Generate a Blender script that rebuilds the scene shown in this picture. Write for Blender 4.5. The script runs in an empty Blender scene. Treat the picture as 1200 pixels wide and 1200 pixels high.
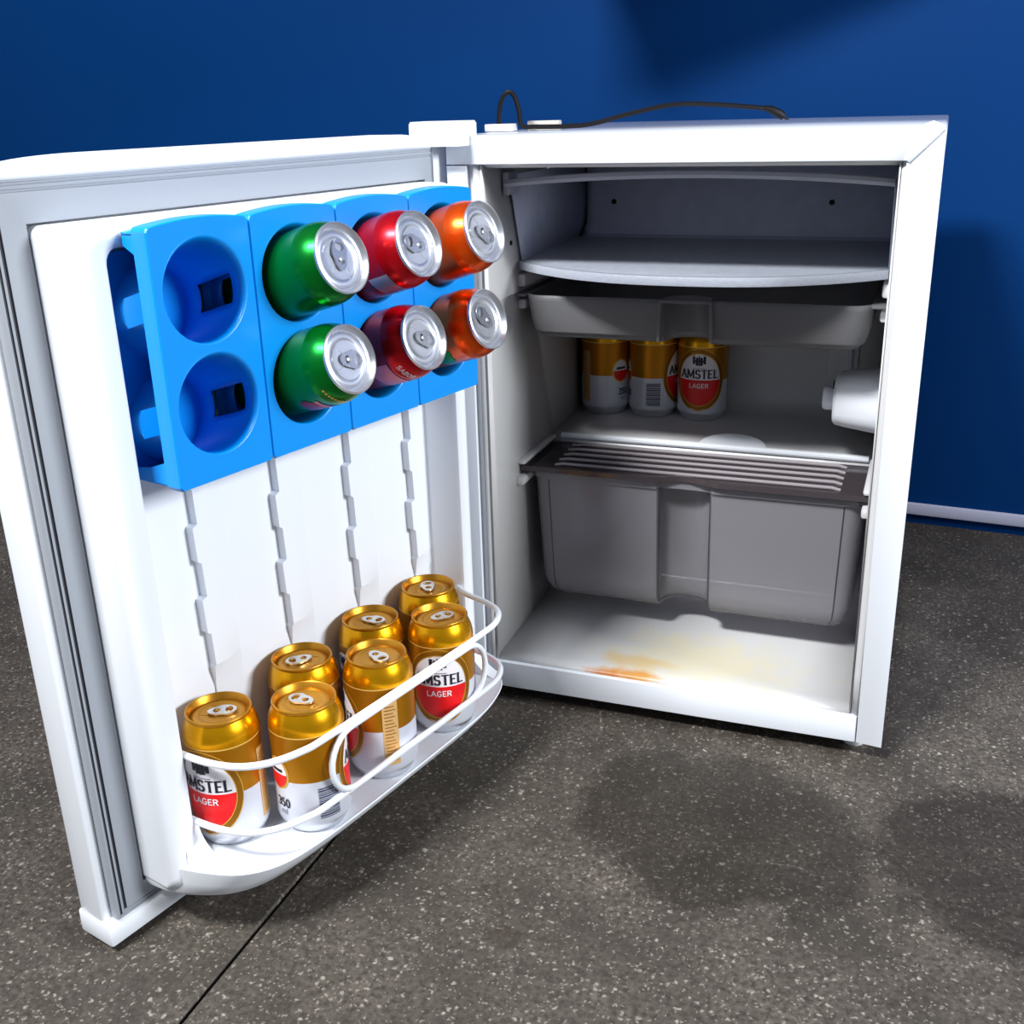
import bpy, bmesh, math, random
from math import sin, cos, pi, radians, sqrt, atan2
from mathutils import Matrix, Vector
random.seed(7)
sc = bpy.context.scene
COL = sc.collection

# ------------------------------------------------------------------ camera
cam_d = bpy.data.cameras.new('camera'); cam = bpy.data.objects.new('camera', cam_d); COL.objects.link(cam)
cam_d.sensor_width = 36.0; cam_d.sensor_fit = 'HORIZONTAL'
cam_d.lens = 1276.93 / 1200 * 36; cam_d.clip_start = 0.02
RIGHT = Vector((0.9352, 0.3530, -0.0271)); DOWN = Vector((0.1003, -0.3375, -0.9360)); FWD = Vector((-0.3395, 0.8726, -0.3510))
m = Matrix((RIGHT, -DOWN, -FWD)).transposed().to_4x4(); m.translation = (0.4812, -1.0816, 0.6606)
cam.matrix_world = m
sc.camera = cam

# ------------------------------------------------------------------ world, lights, exposure
w = bpy.data.worlds.new('world'); sc.world = w; w.use_nodes = True
bg = w.node_tree.nodes['Background']; bg.inputs[0].default_value = (0.72, 0.82, 1.0, 1); bg.inputs[1].default_value = 0.17
def area_light(name, loc, target, sx, sy, power, col):
    d = bpy.data.lights.new(name, 'AREA'); d.shape = 'RECTANGLE'; d.size = sx; d.size_y = sy; d.energy = power; d.color = col
    o = bpy.data.objects.new(name, d); COL.objects.link(o); o.location = loc
    o.rotation_euler = (Vector(target) - Vector(loc)).to_track_quat('-Z', 'Y').to_euler(); return o
area_light('lamp_key', (-0.47, -1.70, 2.40), (0.2, 0, 0.3), 0.7, 0.30, 98, (0.98, 0.99, 1.0))
area_light('lamp_side', (2.75, -0.36, 1.45), (0.1, -0.1, 0.3), 0.8, 0.6, 76, (0.92, 0.96, 1.0))
vs = sc.view_settings; vs.view_transform = 'Standard'; vs.look = 'None'; vs.gamma = 1; vs.use_curve_mapping = False
vs.exposure = 0.42

# ------------------------------------------------------------------ helpers
WM = {}
I4 = Matrix.Identity(4)
def lin(c):
    return tuple(((x / 255) / 12.92 if x / 255 <= 0.04045 else ((x / 255 + 0.055) / 1.055) ** 2.4) for x in c) + (1.0,)
def mat(name, rgb, rough=0.4, metal=0.0, spec=0.5, coat=0.0, bump=0.0, bscale=400, var=0.0, vscale=30):
    M = bpy.data.materials.new(name); M.use_nodes = True; nt = M.node_tree; b = nt.nodes['Principled BSDF']
    b.inputs['Base Color'].default_value = lin(rgb); b.inputs['Roughness'].default_value = rough; b.inputs['Metallic'].default_value = metal
    b.inputs['Specular IOR Level'].default_value = spec; b.inputs['Coat Weight'].default_value = coat
    tc = nt.nodes.new('ShaderNodeTexCoord')
    if bump:
        n = nt.nodes.new('ShaderNodeTexNoise'); n.inputs['Scale'].default_value = bscale
        bp = nt.nodes.new('ShaderNodeBump'); bp.inputs['Strength'].default_value = bump; bp.inputs['Distance'].default_value = 0.002
        nt.links.new(tc.outputs['Object'], n.inputs['Vector']); nt.links.new(n.outputs['Fac'], bp.inputs['Height']); nt.links.new(bp.outputs['Normal'], b.inputs['Normal'])
    if var:
        n = nt.nodes.new('ShaderNodeTexNoise'); n.inputs['Scale'].default_value = vscale; n.inputs['Detail'].default_value = 4
        mx = nt.nodes.new('ShaderNodeMix'); mx.data_type = 'RGBA'; mx.inputs['A'].default_value = lin(rgb)
        mx.inputs['B'].default_value = lin([max(0, c * (1 - var)) for c in rgb])
        nt.links.new(tc.outputs['Object'], n.inputs['Vector']); nt.links.new(n.outputs['Fac'], mx.inputs['Factor']); nt.links.new(mx.outputs['Result'], b.inputs['Base Color'])
    return M
def clear_mat(name, rgb, alpha, tint, rough=0.15):
    M = mat(name, rgb, rough); nt = M.node_tree; b = nt.nodes['Principled BSDF']; out = nt.nodes['Material Output']
    t = nt.nodes.new('ShaderNodeBsdfTransparent'); t.inputs[0].default_value = lin(tint)
    mx = nt.nodes.new('ShaderNodeMixShader'); mx.inputs[0].default_value = alpha
    nt.links.new(t.outputs[0], mx.inputs[1]); nt.links.new(b.outputs[0], mx.inputs[2]); nt.links.new(mx.outputs[0], out.inputs['Surface']); return M

def link(o, parent=None, local=I4):
    COL.objects.link(o)
    if parent is not None:
        o.parent = parent; o.matrix_basis = local; WM[o] = WM[parent] @ local
    else:
        o.matrix_basis = local; WM[o] = local
    return o
def tag(o, label, cat, group=None, kind=None):
    if label: o['label'] = label
    if cat: o['category'] = cat
    if group: o['group'] = group
    if kind: o['kind'] = kind
    return o
def empty(name, M, label=None, cat=None, group=None):
    o = bpy.data.objects.new(name, None); o.empty_display_size = 0.02
    return tag(link(o, None, M), label, cat, group)
def obj(name, bm, mats, parent=None, frame=I4, origin=None, smooth=True, angle=35, label=None):
    """link a bmesh (built in `frame` coordinates) as one mesh object"""
    base = WM[parent] if parent is not None else (origin if origin is not None else I4)
    bm.transform(base.inverted() @ frame)
    bmesh.ops.recalc_face_normals(bm, faces=bm.faces)
    me = bpy.data.meshes.new(name); bm.to_mesh(me); bm.free()
    for M in (mats if isinstance(mats, (list, tuple)) else [mats]): me.materials.append(M)
    if smooth:
        for p in me.polygons: p.use_smooth = True
        me.set_sharp_from_angle(angle=radians(angle))
    o = bpy.data.objects.new(name, me)
    link(o, parent, I4 if parent is not None else base)
    if label: o['label'] = label
    return o
class BM:
    """thin builder round a bmesh"""
    def __init__(s): s.b = bmesh.new()
    def box(s, x0, x1, y0, y1, z0, z1, bev=0.0, seg=2, mi=0):
        vs_ = [s.b.verts.new((x, y, z)) for x in (x0, x1) for y in (y0, y1) for z in (z0, z1)]
        F = [(0, 1, 3, 2), (4, 6, 7, 5), (0, 4, 5, 1), (2, 3, 7, 6), (0, 2, 6, 4), (1, 5, 7, 3)]
        fs = [s.b.faces.new([vs_[i] for i in f]) for f in F]
        for f in fs: f.material_index = mi
        if bev:
            es = list({e for f in fs for e in f.edges})
            bmesh.ops.bevel(s.b, geom=es, offset=bev, segments=seg, profile=0.5, affect='EDGES', clamp_overlap=True)
        return s
    def loft(s, rings, closed=True, cap0=False, cap1=False, mi=0, skip=None, mif=None):
        R = [[s.b.verts.new(p) for p in r] for r in rings]; n = len(R[0])
        for i in range(len(R) - 1):
            for j in range(n if closed else n - 1):
                if skip and skip(i, j): continue
                k = (j + 1) % n
                f = s.b.faces.new((R[i][j], R[i][k], R[i + 1][k], R[i + 1][j])); f.material_index = mif(i, j) if mif else mi
        if cap0: s.b.faces.new(R[0][::-1]).material_index = mi
        if cap1: s.b.faces.new(R[-1]).material_index = mi if not mif else mif(len(R) - 2, 0)
        return s
    def lathe(s, prof, seg=32, M=I4, mi=0, mif=None, cap0=False, cap1=False):
        rings = [[M @ Vector((r * cos(2 * pi * j / seg), r * sin(2 * pi * j / seg), z)) for j in range(seg)] for r, z in prof]
        return s.loft(rings, True, cap0, cap1, mi, mif=mif)
    def tube(s, pts, r, seg=8, closed=False, mi=0):
        P = [Vector(p) for p in pts]; n = len(P); rings = []; up = None
        for i in range(n):
            a = P[i - 1] if (i > 0 or closed) else P[0]; b_ = P[(i + 1) % n] if (i < n - 1 or closed) else P[-1]
            t = (b_ - a).normalized()
            if up is None: up = t.orthogonal().normalized()
            up = (up - t * up.dot(t)).normalized(); sd = t.cross(up)
            rr = r[i] if isinstance(r, (list, tuple)) else r
            rings.append([P[i] + (up * cos(2 * pi * k / seg) + sd * sin(2 * pi * k / seg)) * rr for k in range(seg)])
        if closed: rings.append(rings[0])
        s.loft(rings, True, not closed, not closed, mi)
        if closed: bmesh.ops.remove_doubles(s.b, verts=s.b.verts, dist=1e-6)
        return s
    def prism(s, poly, f, w0, w1, mi=0, bev=0.0):
        A = [s.b.verts.new(f(u, v, w0)) for u, v in poly]; B = [s.b.verts.new(f(u, v, w1)) for u, v in poly]; n = len(poly)
        fs = [s.b.faces.new(A[::-1]), s.b.faces.new(B)] + [s.b.faces.new((A[i], A[(i + 1) % n], B[(i + 1) % n], B[i])) for i in range(n)]
        for q in fs: q.material_index = mi
        if bev: bmesh.ops.bevel(s.b, geom=list({e for q in fs[:2] for e in q.edges}), offset=bev, segments=2, profile=0.5, affect='EDGES', clamp_overlap=True)
        return s
def smoothp(pts, k=6, closed=False):
    P = [Vector(p) for p in pts]; n = len(P); out = []
    for i in range(n if closed else n - 1):
        p0 = P[(i - 1) % n] if (closed or i) else P[0]; p1 = P[i]; p2 = P[(i + 1) % n]; p3 = P[(i + 2) % n] if (closed or i + 2 < n) else P[-1]
        for j in range(k):
            t = j / k
            out.append(0.5 * ((2 * p1) + (p2 - p0) * t + (2 * p0 - 5 * p1 + 4 * p2 - p3) * t * t + (3 * p1 - p0 - 3 * p2 + p3) * t ** 3))
    if not closed: out.append(P[-1])
    return out
def rrect(x0, x1, y0, y1, r, k=4):
    r = max(min(r, (x1 - x0) / 2 - 1e-5, (y1 - y0) / 2 - 1e-5), 1e-4); out = []
    for cx, cy, a in ((x1 - r, y1 - r, 0), (x0 + r, y1 - r, 90), (x0 + r, y0 + r, 180), (x1 - r, y0 + r, 270)):
        for i in range(k + 1):
            t = radians(a + 90 * i / k); out.append((cx + r * cos(t), cy + r * sin(t)))
    return out
def solid(o, th, off=0.0):
    md = o.modifiers.new('solid', 'SOLIDIFY'); md.thickness = th; md.offset = off; return o
def dup_tree(root, M, label, group=None):
    """copy a thing with its parts and sub-parts (mesh data shared)"""
    r = root.copy(); link(r, None, M); r['label'] = label
    if group: r['group'] = group
    def rec(src, dst):
        for ch in list(src.children):
            c = ch.copy(); link(c, dst, ch.matrix_basis.copy())
            rec(ch, c)
    rec(root, r); return r

# ------------------------------------------------------------------ dimensions (metres; x right, y away, z up, origin at cabinet front bottom left)
W, D, H = 0.48, 0.55, 0.631
ZF = -0.02                                    # floor level
TH = 0.2359
U = Vector((-sin(TH), -cos(TH), 0)); N = Vector((cos(TH), -sin(TH), 0)); HINGE = Vector((-0.0039, -0.0262, 0))
DF = Matrix((U, N, Vector((0, 0, 1)))).transposed().to_4x4(); DF.translation = HINGE   # door frame: (s along door, n inward, z)
def dpt(s, n, z): return DF @ Vector((s, n, z))

# ------------------------------------------------------------------ materials
white = mat('white_enamel', (232, 236, 242), 0.16, spec=0.6)
gloss = mat('white_gloss_enamel', (226, 230, 238), 0.05, spec=0.6)
white_pl = mat('white_plastic', (232, 236, 242), 0.35)
liner_m = mat('liner_plastic', (205, 205, 206), 0.38, bump=0.03, bscale=60)
gasket_m = mat('grey_gasket', (150, 155, 163), 0.5)
gasket_dark = mat('gasket_groove_shade', (52, 54, 62), 0.6)  # shade of the free-edge grooves put into the colour
steel_edge = mat('frost_grey', (212, 219, 240), 0.45, bump=0.05, bscale=300, var=0.12, vscale=60)
frost = mat('frosted_shelf', (160, 165, 176), 0.5, bump=0.25, bscale=260)
frost_fl = mat('frosted_floor', (172, 178, 190), 0.5, bump=0.3, bscale=240, var=0.15, vscale=90)
dark = mat('dark_void', (12, 12, 16), 0.8)
blue_pl = mat('blue_rack_plastic', (0, 142, 232), 0.32)
black_rub = mat('black_cord', (9, 9, 14), 0.55, spec=0.2)
tag_m = mat('cord_tag', (185, 180, 172), 0.5)
drawer_m = clear_mat('smoke_clear_plastic', (186, 185, 190), 0.36, (218, 217, 222), 0.12)
edge_m = clear_mat('smoke_clear_edge', (66, 64, 72), 0.85, (150, 150, 160), 0.12)
lid_m = clear_mat('smoke_lid_plastic', (88, 80, 84), 0.55, (160, 154, 158), 0.1)
rib_m = clear_mat('smoke_rib_highlight', (196, 188, 192), 0.6, (190, 186, 188), 0.08)  # paler than the plate: bright glints along the ribs put into the colour
tray_m = clear_mat('frosted_tray_plastic', (146, 146, 148), 0.40, (200, 201, 204), 0.35)
gold = mat('gold_can', (222, 158, 8), 0.27, 0.85)
gold_lo = mat('gold_can_matte', (190, 125, 10), 0.36, 0.7)
gold_lid = mat('gold_lid', (196, 138, 38), 0.36, 0.8)
cream = mat('cream_line', (236, 190, 96), 0.4, 0.3)
silverw = mat('silver_white_can', (214, 216, 226), 0.36, 0.25)
alu = mat('aluminium', (214, 216, 222), 0.31, 0.9)
tab_m = mat('aluminium_ring_pull', (196, 198, 206), 0.26, 0.9)
alu_tab = mat('aluminium_tab', (222, 220, 216), 0.28, 0.85)
ring_m = mat('emblem_bronze', (150, 98, 10), 0.4, 0.5)
ringl_m = mat('emblem_gold_line', (222, 172, 60), 0.4, 0.4)
emb_w = mat('emblem_white', (232, 230, 234), 0.4)
emb_r = mat('emblem_red', (222, 10, 16), 0.38)
ink = mat('ink', (24, 24, 40), 0.5)
inkgrey = mat('ink_grey', (120, 122, 140), 0.5)
ink_bar = mat('barcode_ink', (74, 76, 98), 0.5)
beige_m = mat('info_panel', (214, 172, 112), 0.45, 0.2)
green = mat('green_can', (0, 128, 40), 0.26, 0.75)
red = mat('red_can', (196, 8, 26), 0.28, 0.65)
orange = mat('orange_can', (236, 84, 8), 0.28, 0.7)
pinkish = mat('pink_patch', (236, 120, 130), 0.4, 0.3)
grey_patch = mat('grey_patch', (176, 164, 172), 0.4, 0.3)

# wall: blue paint
wall_m = mat('blue_wall_paint', (0, 49, 104), 0.55, spec=0.08, bump=0.05, bscale=120, var=0.06, vscale=3)
skirt_m = mat('skirting_white', (176, 176, 196), 0.5)
# floor: worn terrazzo with specks and a damp patch in front of the fridge
def floor_mat():
    M = bpy.data.materials.new('terrazzo'); M.use_nodes = True; nt = M.node_tree; L = nt.links; b = nt.nodes['Principled BSDF']
    def nd(t, **k):
        n = nt.nodes.new(t)
        for a, v in k.items(): setattr(n, a, v)
        return n
    geo = nd('ShaderNodeNewGeometry'); P = geo.outputs['Position']
    def noise(scale, det=4, rough=0.6):
        n = nd('ShaderNodeTexNoise'); n.inputs['Scale'].default_value = scale; n.inputs['Detail'].default_value = det; n.inputs['Roughness'].default_value = rough; L.new(P, n.inputs['Vector']); return n.outputs['Fac']
    def ramp(x, a, b_, c0=(0, 0, 0, 1), c1=(1, 1, 1, 1)):
        r = nd('ShaderNodeValToRGB'); r.color_ramp.elements[0].position = a; r.color_ramp.elements[1].position = b_; r.color_ramp.elements[0].color = c0; r.color_ramp.elements[1].color = c1; L.new(x, r.inputs[0]); return r.outputs[0]
    def mix(f, a, c, typ='MIX'):
        m_ = nd('ShaderNodeMix', data_type='RGBA', blend_type=typ)
        for key, v in (('Factor', f), ('A', a), ('B', c)):
            if hasattr(v, 'is_output'): L.new(v, m_.inputs[key])
            else: m_.inputs[key].default_value = v
        return m_.outputs['Result']
    def math_(op, a, c):
        m_ = nd('ShaderNodeMath', operation=op)
        for i, v in enumerate((a, c)):
            if hasattr(v, 'is_output'): L.new(v, m_.inputs[i])
            else: m_.inputs[i].default_value = v
        return m_.outputs[0]
    base = mix(ramp(noise(9), 0.35, 0.68), lin((62, 57, 51)), lin((98, 91, 83)))
    base = mix(ramp(noise(190, 3, 0.7), 0.34, 0.68), lin((54, 49, 44)), base)
    base = mix(math_('MULTIPLY', ramp(noise(34, 5, 0.7), 0.55, 0.70), 0.45), base, lin((50, 43, 36)))
    nz3 = nd('ShaderNodeTexNoise'); nz3.inputs['Scale'].default_value = 230; nz3.inputs['Detail'].default_value = 2; L.new(P, nz3.inputs['Vector'])
    vm = nd('ShaderNodeVectorMath', operation='MULTIPLY_ADD'); L.new(nz3.outputs['Color'], vm.inputs[0]); vm.inputs[1].default_value = (0.007, 0.007, 0.007); L.new(P, vm.inputs[2]); PD = vm.outputs[0]
    # specks of several sizes
    for sc_, lo, hi, col, rnd in ((150, 0.10, 0.34, (176, 168, 154), 0.70), (260, 0.12, 0.38, (160, 152, 142), 0.6), (90, 0.08, 0.24, (190, 182, 168), 0.86), (190, 0.14, 0.38, (48, 44, 40), 0.6)):
        v = nd('ShaderNodeTexVoronoi'); v.inputs['Scale'].default_value = sc_; L.new(PD, v.inputs['Vector'])
        dsk = ramp(v.outputs['Distance'], lo, hi, (1, 1, 1, 1), (0, 0, 0, 1))
        sep = nd('ShaderNodeSeparateColor'); L.new(v.outputs['Color'], sep.inputs[0])
        pick = math_('GREATER_THAN', sep.outputs[0], rnd)
        base = mix(math_('MULTIPLY', math_('MULTIPLY', dsk, pick), 0.52), base, lin(col))
    # damp / dirty patches with their own shape, then a tone by depth (world metres)
    sx = nd('ShaderNodeSeparateXYZ'); L.new(P, sx.inputs[0])
    nz = noise(14, 5, 0.65)
    def blob(cx, cy, rx, ry, rot, soft0, soft1):
        ca, sa = cos(rot), sin(rot)
        dx = math_('SUBTRACT', sx.outputs[0], cx); dy = math_('SUBTRACT', sx.outputs[1], cy)
        a = math_('DIVIDE', math_('ADD', math_('MULTIPLY', dx, ca), math_('MULTIPLY', dy, sa)), rx)
        c = math_('DIVIDE', math_('SUBTRACT', math_('MULTIPLY', dy, ca), math_('MULTIPLY', dx, sa)), ry)
        d = math_('ADD', math_('SQRT', math_('ADD', math_('MULTIPLY', a, a), math_('MULTIPLY', c, c)), 0), math_('MULTIPLY', math_('SUBTRACT', nz, 0.5), 0.9))
        return ramp(d, soft0, soft1, (1, 1, 1, 1), (0, 0, 0, 1))
    wet = blob(0.335, -0.165, 0.16, 0.135, -0.30, 0.82, 1.08)
    wet2 = blob(0.61, -0.15, 0.135, 0.14, 0.4, 0.82, 1.10)
    dark_to_wall = ramp(sx.outputs[1], 0.30, 0.62)  # floor colour darkens towards the back wall
    dark_to_wall = math_('MULTIPLY', dark_to_wall, 0.55)
    allw = math_('MAXIMUM', math_('MAXIMUM', wet, wet2), dark_to_wall)
    stain = ramp(noise(22, 6, 0.7), 0.62, 0.70)
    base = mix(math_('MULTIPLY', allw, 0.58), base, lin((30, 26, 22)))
    base = mix(math_('MULTIPLY', stain, 0.55), base, lin((44, 36, 30)))
    L.new(base, b.inputs['Base Color'])
    rr = mix(allw, (0.62, 0.62, 0.62, 1), (0.5, 0.5, 0.5, 1)); L.new(rr, b.inputs['Roughness'])
    b.inputs['Specular IOR Level'].default_value = 0.3
    bp = nd('ShaderNodeBump'); bp.inputs['Strength'].default_value = 0.15; bp.inputs['Distance'].default_value = 0.001; L.new(noise(400, 3), bp.inputs['Height']); L.new(bp.outputs[0], b.inputs['Normal'])
    return M
floor_m = floor_mat()
joint_m = mat('floor_joint', (20, 18, 18), 0.8)

# liner with a rusty stain on its floor
def stained_liner():
    M = mat('liner_stained', (208, 208, 208), 0.36); nt = M.node_tree; L = nt.links; b = nt.nodes['Principled BSDF']
    geo = nt.nodes.new('ShaderNodeNewGeometry'); sx = nt.nodes.new('ShaderNodeSeparateXYZ'); L.new(geo.outputs['Position'], sx.inputs[0])
    nz = nt.nodes.new('ShaderNodeTexNoise'); nz.inputs['Scale'].default_value = 45; nz.inputs['Detail'].default_value = 5; L.new(geo.outputs['Position'], nz.inputs['Vector'])
    def mt(op, a, c):
        n = nt.nodes.new('ShaderNodeMath'); n.operation = op
        for i, v in enumerate((a, c)):
            if hasattr(v, 'is_output'): L.new(v, n.inputs[i])
            else: n.inputs[i].default_value = v
        return n.outputs[0]
    def spot(cx, cy, rx, ry, amp):
        a = mt('DIVIDE', mt('SUBTRACT', sx.outputs[0], cx), rx); c = mt('DIVIDE', mt('SUBTRACT', sx.outputs[1], cy), ry)
        d = mt('ADD', mt('SQRT', mt('ADD', mt('MULTIPLY', a, a), mt('MULTIPLY', c, c)), 0), mt('MULTIPLY', mt('SUBTRACT', nz.outputs['Fac'], 0.5), 1.4))
        r = nt.nodes.new('ShaderNodeMapRange'); L.new(d, r.inputs[0]); r.inputs[1].default_value = 0.35; r.inputs[2].default_value = 1.1; r.inputs[3].default_value = amp; r.inputs[4].default_value = 0
        low = mt('LESS_THAN', sx.outputs[2], 0.06)
        return mt('MULTIPLY', r.outputs[0], low)
    col = None
    prev = lin((208, 208, 208))
    for cx, cy, rx, ry, amp, c in ((0.27, 0.06, 0.13, 0.07, 0.5, (226, 212, 158)), (0.195, 0.035, 0.05, 0.02, 0.6, (214, 176, 100)), (0.195, 0.006, 0.05, 0.011, 0.9, (204, 138, 44)), (0.175, 0.002, 0.03, 0.006, 0.8, (190, 108, 24))):
        mx = nt.nodes.new('ShaderNodeMix'); mx.data_type = 'RGBA'; L.new(spot(cx, cy, rx, ry, amp), mx.inputs['Factor'])
        if hasattr(prev, 'is_output'): L.new(prev, mx.inputs['A'])
        else: mx.inputs['A'].default_value = prev
        mx.inputs['B'].default_value = lin(c); prev = mx.outputs['Result']
    L.new(prev, b.inputs['Base Color']); return M
liner_st = stained_liner()

# ------------------------------------------------------------------ room
fl = obj('floor', BM().box(-3.5, 3.5, -3.8, 0.9, ZF - 0.06, ZF - 0.006).b, joint_m, smooth=False); tag(fl, None, None, None, 'structure')
obj('slab', BM().box(-3.5, -0.0240, -3.8, 0.9, ZF - 0.006, ZF, 0.0015, 1).b, floor_m, fl)
obj('slab', BM().box(-0.0205, 3.5, -3.8, 0.9, ZF - 0.006, ZF, 0.0015, 1).b, floor_m, fl)
wd = Vector((1, -0.068, 0)).normalized(); wn = Vector((-0.068, -1, 0)).normalized()
WF = Matrix((wd, -wn, Vector((0, 0, 1)))).transposed().to_4x4(); WF.translation = (0.488, 0.757, 0)   # wall frame: (along, into wall, z)
wl = obj('wall_back', BM().box(-3.4, 2.8, 0, 0.12, ZF - 0.004, 2.7).b, wall_m, frame=WF, smooth=False); tag(wl, None, None, None, 'structure')
sk = obj('baseboard_back', BM().box(-3.3, 2.7, -0.009, 0.0, -0.0030, 0.0165, 0.002).b, skirt_m, frame=WF); tag(sk, None, None, None, 'structure')

# unseen triangular board, added to cast the dark wedge on the wall behind
cb = obj('shadow_board', BM().prism([(-0.578, 0.0), (-0.549, -0.445), (0.382, 0.0)], lambda u, v, w_: (u, v, w_), 0.95, 0.968, bev=0.002).b, white_pl, frame=WF); tag(cb, None, None, None, 'structure')

# ------------------------------------------------------------------ refrigerator: cabinet
FR = empty('refrigerator', Matrix.Translation((0.24, 0.25, ZF)), 'small white refrigerator standing with its door wide open on the dark floor', 'refrigerator')
b = BM()
for x0, x1, y0, y1, z0, z1 in ((0.0004, 0.03, 0.0045, D - 0.0004, 0, 0.612), (W - 0.03, W - 0.0004, 0.0045, D - 0.0004, 0, 0.612), (0, W, 0.004, D, 0.605, H), (0.028, W - 0.028, 0.005, D - 0.001, 0.001, 0.031), (0.01, W - 0.01, 0.47, D, 0.005, H - 0.005)):
    b.box(x0, x1, y0, y1, z0, z1, 0.003)
obj('cabinet_shell', b.b, gloss, FR)
obj('front_rail', BM().prism([(0.0, H), (0.0, 0.603), (0.4483, 0.603), (0.4772, H)], lambda u, v, w_: (u, w_, v), -0.004, 0.0045, bev=0.0015).b, white, FR)
obj('front_rail', BM().prism([(W, H - 0.001), (0.478, H - 0.001), (0.449, 0.602), (0.4535, 0.002), (W, 0.0)], lambda u, v, w_: (u, w_, v), -0.004, 0.0045, bev=0.0015).b, white, FR)
obj('front_rail', BM().prism([(0.0, 0.602), (0.0, 0.0), (0.022, 0.0), (0.022, 0.602)], lambda u, v, w_: (u, w_, v), -0.004, 0.0045, bev=0.0015).b, white, FR)
obj('front_rail', BM().prism([(0.022, 0.0), (0.4525, 0.002), (0.4522, 0.033), (0.022, 0.033)], lambda u, v, w_: (u, w_, v), -0.004, 0.0045, bev=0.0015).b, white, FR)
# diagonal corner cover at the top right
obj('corner_cover', BM().prism([(0.4475, 0.6035), (0.4515, 0.6015), (0.4785, 0.6290), (0.4760, 0.6335), (0.4680, 0.6365), (0.4610, 0.6340), (0.4580, 0.6200)], lambda u, v, w_: (u, w_, v), -0.0065, 0.008, bev=0.002).b, white_pl, FR)
# hinge cover at the top left
hp = rrect(-0.032, 0.027, -0.030, 0.026, 0.012)
b = BM(); b.loft([[(x, y, 0.6218) for x, y in hp], [(x, y, 0.643) for x, y in hp], [(x * 0.96 + -0.0002, y * 0.94, 0.6455) for x, y in hp]], True, True, True)
obj('hinge_cover', b.b, white_pl, FR)
for fx in (0.03, 0.45):
    for fy in (0.035, 0.5):
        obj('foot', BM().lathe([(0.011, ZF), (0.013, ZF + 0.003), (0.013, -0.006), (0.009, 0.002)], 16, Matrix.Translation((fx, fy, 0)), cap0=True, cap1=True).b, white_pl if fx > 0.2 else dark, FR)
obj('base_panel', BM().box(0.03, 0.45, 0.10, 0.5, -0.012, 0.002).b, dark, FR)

# liner: side profile (y, z) swept across x, with two side walls
prof = [(0.002, 0.032), (0.006, 0.0365), (0.02, 0.038), (0.185, 0.040), (0.20, 0.046), (0.208, 0.06), (0.2105, 0.235), (0.2120, 0.246), (0.2175, 0.2535), (0.226, 0.256), (0.36, 0.258), (0.382, 0.262), (0.390, 0.275), (0.392, 0.57), (0.388, 0.586), (0.372, 0.594), (0.10, 0.598), (0.012, 0.5995), (0.002, 0.604)]
b = BM(); XL, XR = 0.036, 0.444
b.loft([[(x, y, z) for y, z in prof] for x in (XL + 0.0, 0.10, 0.24, 0.38, XR)], closed=False)
for x, sgn in ((XL, -1), (XR, 1)):
    b.b.faces.new([b.b.verts.new((x, y, z)) for y, z in prof])
    fr_ = [(x + sgn * 0.008, 0.000, 0.032 + 0.572 * i / 12) for i in range(13)]; bk_ = [(x, 0.012, 0.034 + 0.568 * i / 12) for i in range(13)]
    b.loft([fr_, [(x + sgn * 0.002, 0.004, p[2]) for p in fr_], bk_], closed=False)
LN = obj('liner', b.b, liner_st, FR, angle=50)
solid(LN, 0.0015, 0.0)
# runners that carry the freezer tray, the drawer cover and the drawer
def runner(x0, x1, y0, y1, z0, z1): obj('shelf_runner', BM().box(x0, x1, y0, y1, z0, z1, 0.003).b, liner_m, LN)
for a, c in ((XL - 0.001, XL + 0.010), (XR - 0.010, XR + 0.001)):
    runner(a, c, 0.10, 0.36, 0.463, 0.478)
    runner(a, c, 0.10, 0.30, 0.438, 0.4495)
    runner(a, c - (0.0 if a < 0.2 else 0), 0.078, 0.205, 0.229, 0.2400)
    runner(a, c, 0.085, 0.205, 0.2530, 0.259)
# sloping finger notch in the step behind the drawer cover
nb = [(0.0435 * cos(pi * i / 14), 0.030 * sin(pi * i / 14)) for i in range(15)]
b = BM(); b.loft([[(0.270 + u, 0.2125 + v * 1.0, 0.2515 + 0.006 * (v / 0.03)) for u, v in nb], [(0.270 + u * 0.97, 0.2125 + v, 0.2565 + 0.009 * (v / 0.03)) for u, v in nb]], False)
b.b.faces.new([b.b.verts.new((0.270 + u * 0.97, 0.2125 + v, 0.2565 + 0.009 * (v / 0.03))) for u, v in nb])
obj('finger_notch', b.b, white_pl, LN)
obj('step_lip', BM().tube([(0.050, 0.2140, 0.2545), (0.24, 0.2140, 0.2550), (0.432, 0.2140, 0.2545)], 0.0042, 10).b, white_pl, LN)
obj('capillary_tube', BM().tube([(0.392, 0.386, 0.262), (0.392, 0.384, 0.42), (0.40, 0.384, 0.48)], 0.003, 8).b, steel_edge, LN)
obj('back_channel', BM().box(0.362, 0.402, 0.386, 0.393, 0.262, 0.50, 0.003).b, liner_m, LN)
for px, pz in ((0.058, 0.572), (0.056, 0.515)):
    obj('screw_hole', BM().lathe([(0.0026, 0), (0.0026, 0.0012)], 12, Matrix.Translation((XL + 0.0008, 0.075 if pz > 0.55 else 0.08, pz)) @ Matrix.Rotation(radians(90), 4, 'Y'), cap0=True, cap1=True).b, dark, LN)

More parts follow.
